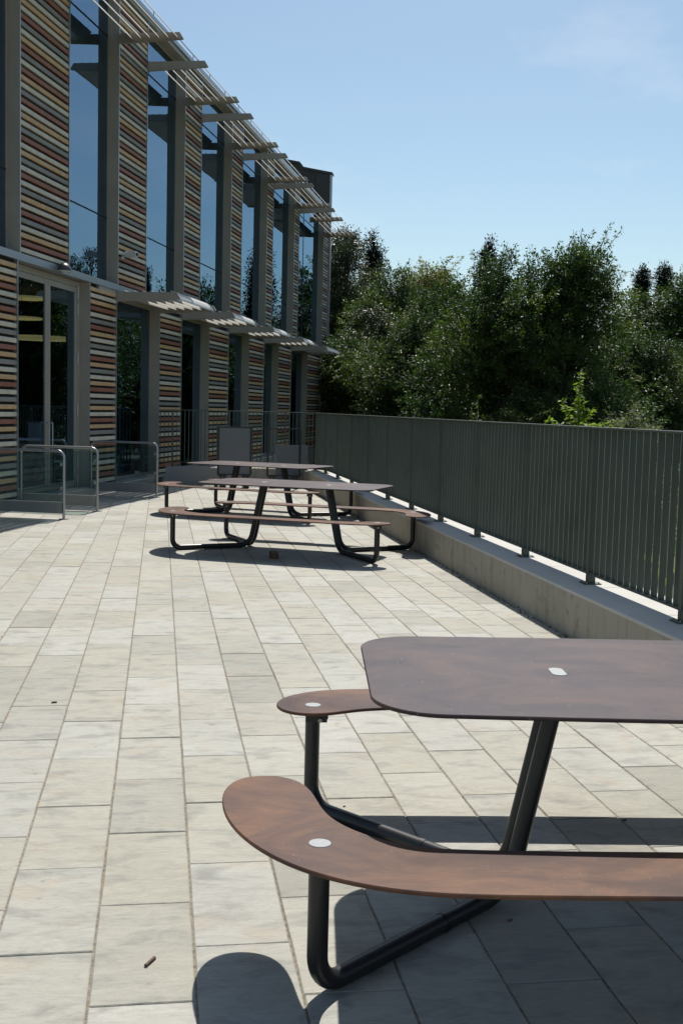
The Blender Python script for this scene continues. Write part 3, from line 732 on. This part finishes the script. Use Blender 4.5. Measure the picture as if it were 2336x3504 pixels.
def sign_stand(x0, x1, y, zb, zt, filled, label):
    root = empty('sign_stand', ((x0+x1)/2, y, 0)); tag(root, label, 'sign stand'); w = (x1-x0)/2; f = .028
    mb = MB(); mb.box(-w, -w+f*1.5, -.02, .02, zb, zt); mb.box(w-f*1.5, w, -.02, .02, zb, zt); mb.box(-w+f*1.5+.001, w-f*1.5-.001, -.019, .019, zt-f, zt-.0005); mb.box(-w+f*1.5+.001, w-f*1.5-.001, -.019, .019, zb+.0005, zb+f)
    mb.build('frame', 'black', root)
    if filled:
        mb = MB(); mb.box(-w+f*1.5, w-f*1.5, -.008, .008, zb+f, zt-f); mb.build('board', 'board', root)
    for sx_ in (-1, 1):
        mb = MB(); xx = sx_*(w-.12)
        mb.box(xx-.09, xx+.09, -.03, .03, zb-.035, zb-.001); mb.box(xx-.05, xx-.015, -.02, .02, .05, zb-.036); mb.box(xx+.015, xx+.05, -.02, .02, .05, zb-.036); mb.box(xx-.06, xx+.06, -.22, .22, .012, .049)
        mb.build('foot', 'black', root)
sign_stand(1.186, 1.913, 24.3, .26, 1.284, True, 'black-framed stand holding a blank slate board behind the tables')
sign_stand(2.228, 2.955, 24.3, .255, 1.272, False, 'empty black stand frame to the right of the slate board')
bd = empty('loose_board', (2.80, 24.62, 0)); bd.rotation_euler = (R_(-6), 0, 0); tag(bd, 'loose grey board with pale edge leaning behind the empty frame', 'board')
mb = MB(); mb.box(-.335, .335, -.006, .006, .02, .90); mb.build('sheet', 'board', bd)
mb = MB(); mb.box(-.345, -.336, -.01, .01, .015, .91); mb.box(.336, .345, -.01, .01, .015, .91); mb.box(-.335, .335, -.01, .01, .901, .91); mb.build('edge_strip', 'cap', bd)

# ------------------------------------------------------------------ foliage
def tube_np(mb, path, r0, r1, sides=7): mb.tube(path, r0, sides, False, r1)
def leaves_mesh(name, pos, d, size, tone, mname, seed, width=.5, droop=.25, scl=1.0):
    rg = np.random.default_rng(seed); n_ = len(pos)
    d = d+rg.normal(0, .45, (n_, 3)); d[:, 2] -= droop; d /= np.linalg.norm(d, axis=1)[:, None]
    w = np.cross(d, rg.normal(0, 1, (n_, 3))*.55+np.array([0, 0, 1.0])); w /= np.linalg.norm(w, axis=1)[:, None]+1e-9
    up = np.cross(w, d)
    L_ = (size*rg.uniform(.5, 1.4, n_)*scl)[:, None]; wd = L_*width*.5
    p0 = pos; p2 = pos+d*L_; m1 = pos+d*L_*.48+w*wd+up*wd*.35; m2 = pos+d*L_*.48-w*wd+up*wd*.35
    V = np.stack([p0, m1, p2, m2], 1).reshape(-1, 3)
    idx = np.arange(n_)*4
    F = np.stack([idx, idx+1, idx+2, idx, idx+2, idx+3], 1).reshape(-1)
    me = bpy.data.meshes.new(name); me.vertices.add(len(V)); me.vertices.foreach_set('co', V.astype(np.float32).ravel())
    nt = 2*n_; me.loops.add(nt*3); me.loops.foreach_set('vertex_index', F.astype(np.int32))
    me.polygons.add(nt); me.polygons.foreach_set('loop_start', (np.arange(nt)*3).astype(np.int32)); me.polygons.foreach_set('loop_total', np.full(nt, 3, np.int32))
    me.update(calc_edges=True)
    at = me.attributes.new('tone', 'FLOAT', 'POINT'); at.data.foreach_set('value', np.repeat(np.clip(tone, 0, 1), 4).astype(np.float32))
    me.materials.append(M[mname]); return me
def twigs_to_leaves(o, d, L_, per, rg, tw_tone, spread=.05):
    k = len(o); t = rg.uniform(.05, 1.0, (k, per)); bend = rg.normal(0, .12, (k, 1, 3))
    P = o[:, None, :]+d[:, None, :]*L_[:, None, None]*t[:, :, None]+bend*(t**2)[:, :, None]*L_[:, None, None]
    P[:, :, 2] -= (t**2)*L_[:, None]*.18
    side = rg.normal(0, 1, (k, per, 3)); P = P+side*spread
    D = d[:, None, :]*.6+side*.55
    tone = np.clip(tw_tone[:, None]+rg.normal(0, .13, (k, per)), 0, 1)
    return P.reshape(-1, 3), D.reshape(-1, 3), tone.ravel()
def crown(lobes, ntw, per, tl, rg, shell=.55, updir=.35):
    vol = np.array([l_[1][0]*l_[1][1]*l_[1][2] for l_ in lobes])**(2/3); cnt = np.maximum(8, (ntw*vol/vol.sum()).astype(int))
    O, D, L_, T = [], [], [], []
    for (c, r), k in zip(lobes, cnt):
        u = rg.normal(0, 1, (k, 3)); u /= np.linalg.norm(u, axis=1)[:, None]
        rr = shell+(1-shell)*rg.random(k)**.6
        # clumpy surface
        ph = rg.uniform(0, 6.28, 6); wob = 1+.16*np.sin(u[:, 0]*5+ph[0])*np.sin(u[:, 1]*5+ph[1])+.12*np.sin(u[:, 2]*8+ph[2]+u[:, 0]*4)
        o = np.array(c)+u*np.array(r)*(rr*wob)[:, None]
        d = u+np.array([0, 0, updir])+rg.normal(0, .35, (k, 3)); d /= np.linalg.norm(d, axis=1)[:, None]
        O.append(o); D.append(d); L_.append(tl*rg.uniform(.5, 1.4, k)); T.append(np.clip(.42+.30*rg.normal(0, 1)+rg.normal(0, .17, k), 0, 1))
    return np.concatenate(O), np.concatenate(D), np.concatenate(L_), np.concatenate(T)
def make_tree(name, h, r, seed, mname, ntw=1500, per=24, tl=.55, leaf=.10, low=.12, nl=11, shoots=0, conic=0.0, width=.5, shape=None, core=120, droop=.25, trunk_r=None):
    rg = np.random.default_rng(seed); rp = random.Random(seed); lobes = []
    if conic:
        for i in range(nl):
            t = (i+.5)/nl; z = h*(low+(1-low)*t); rr = r*(1-t*conic)*(.9+.25*rg.random()); off = rg.uniform(-1, 1, 2)*rr*.25
            lobes.append(((off[0], off[1], z), (rr, rr, h*(1-low)/nl*.95)))
    else:
        for i in range(nl):
            t = rg.random() if i > 3 else (.15, .45, .7, .88)[i]
            z = h*(low+(1-low)*(.10+.80*t)); prof = math.sqrt(max(.08, 1-(2*t-.85)**2/1.5)); a = rg.uniform(0, 6.283); q = r*prof*(.62*math.sqrt(rg.random())+.12 if i > 3 else .15)
            s_ = r*prof*rg.uniform(.34, .58); lobes.append(((q*math.cos(a), q*math.sin(a), z), (s_*1.1, s_*1.1, s_*rg.uniform(.8, 1.15))))
        top = max(l_[0][2]+l_[1][2] for l_ in lobes); k = h/top
        lobes = [((c[0], c[1], c[2]*k), (a, b_, e*k)) for c, (a, b_, e) in lobes]
    if shape: lobes = shape(lobes)
    O, D, L_, T = crown(lobes, ntw, per, tl, rg)
    P, Dd, tn = twigs_to_leaves(O, D, L_, per, rg, T, leaf*.5)
    wood = MB(); tr = trunk_r or h*.018
    path = [Vector((0, 0, -.4))]; x = y = 0
    for i in range(1, 9):
        x += rp.uniform(-.03, .03)*h*.35; y += rp.uniform(-.03, .03)*h*.35; path.append(Vector((x, y, h*.80*i/8)))
    wood.tube(path, tr*1.25, 9, False, tr*.25)
    for c, rad in lobes:
        c = Vector(c); j = max(1, min(6, int(c.z/h*7-1.2))); a = path[j]; mid = a.lerp(c, .5)+Vector((0, 0, -.06*h*rp.random()))
        wood.tube([a, mid, c], tr*.42, 6, False, tr*.13)
        for q in range(5):
            e = c+Vector((rp.gauss(0, 1)*rad[0]*.6, rp.gauss(0, 1)*rad[1]*.6, abs(rp.gauss(0, 1))*rad[2]*.6)); wood.tube([c.lerp(mid, .3), e], tr*.14, 4, False, tr*.04)
    if shoots:
        SO, SD, SL, ST = [], [], [], []
        for i in range(shoots):
            c, rad = lobes[rp.randrange(len(lobes))]
            a = rp.uniform(0, 6.283); el = rp.uniform(.45, 1.35); u = Vector((math.cos(a)*math.cos(el), math.sin(a)*math.cos(el), math.sin(el)))
            st = Vector(c)+Vector((u.x*rad[0], u.y*rad[1], u.z*rad[2]))*.75; L2 = rp.uniform(.6, 1.5)*h*.12
            lean = Vector((.35, -.1, .6)); dirn = (u+lean+Vector((rp.gauss(0, .25), rp.gauss(0, .25), 0))).normalized(); e = st+dirn*L2
            wood.tube([st, st.lerp(e, .5)+Vector((0, 0, .03)), e], tr*.10, 4, False, tr*.03)
            for q in range(9):
                w = q/9; SO.append(st.lerp(e, w)); dd = dirn*.7+Vector((rp.gauss(0, .6), rp.gauss(0, .6), rp.gauss(0, .35))); SD.append(dd.normalized()); SL.append(tl*.55*(1.05-w)); ST.append(rp.uniform(.3, .8))
        p2, d2, t2_ = twigs_to_leaves(np.array(SO), np.array(SD), np.array(SL), 9, rg, np.array(ST), leaf*.35)
        P = np.concatenate([P, p2]); Dd = np.concatenate([Dd, d2]); tn = np.concatenate([tn, t2_])
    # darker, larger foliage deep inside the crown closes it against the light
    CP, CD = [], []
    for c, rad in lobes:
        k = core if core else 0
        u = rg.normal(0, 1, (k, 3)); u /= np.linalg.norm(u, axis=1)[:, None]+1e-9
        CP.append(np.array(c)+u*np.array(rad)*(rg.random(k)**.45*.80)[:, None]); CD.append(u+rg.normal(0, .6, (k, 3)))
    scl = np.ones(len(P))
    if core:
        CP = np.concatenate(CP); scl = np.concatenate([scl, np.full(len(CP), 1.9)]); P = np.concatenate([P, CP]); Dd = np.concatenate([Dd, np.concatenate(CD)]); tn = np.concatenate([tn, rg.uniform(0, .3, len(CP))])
    root = empty(name)
    wood.build('trunk', 'bark', root)
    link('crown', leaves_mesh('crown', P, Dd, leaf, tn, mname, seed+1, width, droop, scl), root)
    return root
def polar(az, dist): a = R_(az); return (dist*math.sin(a), dist*math.cos(a), GZ)
def put(o, az, dist, label, group='trees beyond the fence', rz=0.0, sc=1.0, cat='tree'):
    o.location = polar(az, dist); o.rotation_euler = (0, 0, rz); o.scale = (sc, sc, sc) if not isinstance(sc, tuple) else sc
    tag(o, label, cat, group); return o
def topz(el, dist): return 1.7+dist*math.tan(R_(el))-GZ
# main hornbeam pair behind the fence
hb1 = make_tree('hornbeam_tree', topz(7.3, 36), 2.15, 11, 'leaf_beech', 2600, 32, .48, .086, .06, 16, 46)
put(hb1, 16.6, 36, 'left half of the big dark green tree behind the middle of the fence')
hb2 = make_tree('hornbeam_tree', topz(7.6, 35), 2.2, 12, 'leaf_beech', 2600, 32, .48, .086, .06, 16, 60)
put(hb2, 20.0, 35, 'tallest dark green tree on the right, with leaning feathery shoots on top')
oak = make_tree('evergreen_oak', topz(8.6, 60), 2.7, 21, 'leaf_oak', 3000, 28, .55, .125, .05, 17, 6, width=.42)
put(oak, 9.0, 60, 'tall silvery green tree standing directly beyond the building corner')
mid = make_tree('broadleaf_tree', topz(6.95, 56), 2.4, 31, 'leaf_mid', 2000, 30, .60, .12, .04, 13, 8)
put(mid, 11.4, 56, 'dark green rounded tree beside the silvery one near the building')
gold = make_tree('broadleaf_tree', topz(6.85, 72), 3.2, 41, 'leaf_gold', 1500, 20, .7, .17, .30, 11, 14)
put(gold, 13.0, 72, 'pale golden-leaved treetop showing in the dip of the treeline')
con = make_tree('conifer_tree', topz(7.9, 68), 1.9, 51, 'leaf_dark', 2600, 22, .45, .17, .10, 14, 0, conic=.86, width=.36)
put(con, 10.25, 66, 'dark pointed conifer rising left of the golden treetop')
cyp = make_tree('cypress_tree', topz(6.75, 70), .62, 61, 'leaf_dark', 2400, 20, .26, .14, .05, 16, 0, conic=.55, width=.36)
put(cyp, 23.15, 70, 'left one of two dark cypresses near the right edge', 'cypresses at the right edge')
shr = make_tree('understorey_tree', topz(4.6, 44), 2.4, 71, 'leaf_mid', 2000, 30, .5, .10, .02, 13, 14)
put(shr, 12.4, 44, 'mid-green bushy tree low in front of the golden treetop')
def again(src, name_label, az, dist, rz, sc, group='trees beyond the fence', cat='tree'):
    o = copy_tree(src); return put(o, az, dist, name_label, group, rz, sc, cat)
again(cyp, 'right one of two dark cypresses near the right edge', 24.25, 69, 1.3, (1.1, 1.1, 1.0), 'cypresses at the right edge')
again(con, 'dark conifer tip peeking over the left half of the big tree', 15.9, 64, 2.0, .96)
again(mid, 'big rounded green tree cut by the right edge', 25.9, 54, 2.2, (1.2, 1.2, .96))
again(mid, 'broad green crown spreading below the two cypresses', 23.2, 60, 4.0, (1.55, 1.55, .92))
again(shr, 'bushy tree in the shade at the right, below the cypresses', 23.2, 45, 1.0, (1.1, 1.1, .92))
again(oak, 'tallest silvery green crown half hidden behind the building corner', 8.0, 66, 1.4, (1.0, 1.0, 1.10))
again(shr, 'bushy tree between the golden treetop and the big tree', 14.4, 46, 3.5, (1.0, 1.0, 1.22))
again(oak, 'silvery green shrubby tree low beside the building corner', 10.6, 52, 2.6, (.85, .85, .62))
again(shr, 'dark bushy tree at the foot of the building corner', 8.9, 48, 4.6, (1.05, 1.05, .9))
again(shr, 'low dark bush behind the fence under the big tree', 18.3, 33, 5.2, (.8, .8, .55))
again(mid, 'dark tree filling the gap behind the big tree pair', 18.6, 58, .7, (1.3, 1.3, .82))
again(mid, 'dark tree behind the golden treetop dip', 14.8, 62, 1.9, (1.2, 1.2, .78))
# the wood goes on to the right of the frame; it shows in the window reflections
for i, (az, d_, src, sc) in enumerate(((29, 50, hb2, 1.25), (31, 62, con, 1.0), (33, 46, mid, 1.0), (37, 54, hb1, 1.35), (40, 66, con, 1.15), (42, 48, mid, 1.1), (46, 56, oak, .95), (50, 46, hb2, 1.1), (55, 54, mid, 1.15), (60, 48, shr, 1.4), (66, 50, hb1, 1.2), (35, 75, cyp, 1.05), (27.5, 78, oak, 1.1), (45, 74, gold, 1.0))):
    again(src, 'tree of the wood off to the right, seen only as a window reflection', az, d_, i*1.7, sc, 'reflected trees to the right')

def leafy_plant(name, x, y, z, stems, L_, leaf, mname, seed, per=46, width=.36, spread=.62):
    rg = np.random.default_rng(seed); rp = random.Random(seed); root = empty(name, (x, y, z)); wood = MB(); PO, PD, PT = [], [], []
    for i in range(stems):
        a = rp.uniform(0, 6.283); tilt = rp.uniform(.05, spread) if i else .02; ln = L_*(1.0 if i == 0 else rp.uniform(.45, .85))
        d = Vector((math.cos(a)*math.sin(tilt), math.sin(a)*math.sin(tilt), math.cos(tilt))); path = [d*ln*t+Vector((0, 0, -.10*ln*t*t*tilt*3)) for t in (0, .25, .5, .75, 1)]
        wood.tube(path, .012*L_, 5, False, .004*L_)
        for k in range(per):
            t = rp.uniform(.15, 1.0); j = min(3, int(t*4)); p = path[j].lerp(path[j+1], t*4-j); b = rp.uniform(0, 6.283)
            PO.append(p); PD.append(Vector((math.cos(b)*.8, math.sin(b)*.8, .15))+d*.3); PT.append(rp.uniform(.2, .9))
    if z > GZ: wood.tube([(0, 0, GZ-z), (.03, 0, (GZ-z)*.5), (0, 0, .02)], .025*L_, 6, False, .014*L_)
    wood.build('stem', 'stem', root)
    link('foliage', leaves_mesh('foliage', np.array(PO), np.array(PD), leaf, np.array(PT), mname, seed, width, .45), root); return root
def off(az, dist): a = R_(az); return dist*math.sin(a), dist*math.cos(a)
x, y = off(20.5, 16.0); p = leafy_plant('lime_sapling', x, y, 1.40, 17, 1.7+16*math.tan(R_(2.1))-1.40, .085, 'leaf_lime', 5, 60, .36, 1.10); tag(p, 'bright lime-green sapling poking up behind the fence', 'sapling')
x, y = off(15.6, 22.0); p = leafy_plant('thin_sapling', x, y, .8, 3, 1.7+22*math.tan(R_(.9))-.8, .085, 'leaf_grey', 6, 45, .36, .3); tag(p, 'thin pale sapling showing just above the fence left of the lime one', 'sapling')
bush = make_tree('pale_shrub', 3.0, 1.05, 81, 'leaf_grey', 700, 22, .25, .07, .02, 9, 0); bx_, by_ = off(22.9, 23.0)
bush.location = (bx_, by_, GZ); tag(bush, 'pale silvery shrub peeping over the fence near the right edge', 'shrub')
# sunflower on the far side of the fence
def sunflower(x, y, zt, label, rz):
    root = empty('sunflower', (x, y, GZ)); tag(root, label, 'sunflower', 'sunflowers behind the fence'); root.rotation_euler = (0, 0, rz); h = zt-GZ
    mb = MB(); mb.tube([(0, 0, 0), (.02, 0, h*.5), (0, .0, h-.03), (0, -.05, h+.01)], .014, 7, True, .009); mb.build('stem', 'stem', root)
    mb = MB(); mb.sphere((0, -.07, h), .075, 14, 8, (1, .35, 1)); mb.build('seed_head', 'seed', root)
    mb = MB()
    for k in range(22):
        a = 2*math.pi*k/22; c, s_ = math.cos(a), math.sin(a); w = .016; r0, r1, r2 = .06, .11, .155
        P = [(c*r0-s_*w*.5, -.075, h+s_*r0+c*w*.5), (c*r0+s_*w*.5, -.075, h+s_*r0-c*w*.5), (c*r1+s_*w, -.082, h+s_*r1-c*w), (c*r2, -.07-.02*(k % 3), h+s_*r2), (c*r1-s_*w, -.082, h+s_*r1+c*w)]
        mb.add(P, [(0, 1, 2, 3, 4)])
    mb.build('petals', 'petal', root)
    rg = np.random.default_rng(int(x*100)); k = 12; pos = np.zeros((k, 3)); pos[:, 2] = np.linspace(h*.2, h*.9, k); a = rg.uniform(0, 6.28, k)
    link('leaves', leaves_mesh('leaves', pos, np.stack([np.cos(a), np.sin(a), np.full(k, .1)], 1), .24, rg.uniform(.2, .7, k), 'leaf_lime', 3, .7, .3), root)
sunflower(4.02, 8.62, 1.03, 'sunflower head glimpsed between the fence bars by the right edge', .9)
sunflower(4.06, 8.25, 1.16, 'sunflower just right of the other, almost cut by the edge', .4)
for i, (px_, py_, hh) in enumerate(((3.95, 7.45, 2.3), (4.15, 7.95, 2.5), (4.3, 8.9, 2.2))):
    p = leafy_plant('garden_plant', px_, py_, GZ, 10, hh, .15, 'leaf_lime', 20+i, 36, .5)
    tag(p, ('leafy green plant low behind the fence at the right edge', 'leafy green plant between the sunflowers and the right edge', 'leafy green plant behind the sunflower head')[i], 'plant')

# leaf litter and grit gathered along the wall foot
rg = np.random.default_rng(9); k = 900
yy_ = rg.uniform(4, 24, k); xx_ = TW-np.abs(rg.normal(0, .035, k))-.006
pos = np.stack([xx_, yy_, np.full(k, .004)], 1); a = rg.uniform(0, 6.28, k)
me = leaves_mesh('leaf_litter', pos, np.stack([np.cos(a), np.sin(a), np.full(k, .12)], 1), .022, rg.uniform(0, 1, k), 'leaf_grey', 4, .6, .0)
me.materials.clear(); me.materials.append(M['wood'])
tag(link('leaf_litter', me), 'dry leaf litter and grit along the foot of the terrace wall', 'leaf litter', kind='stuff')
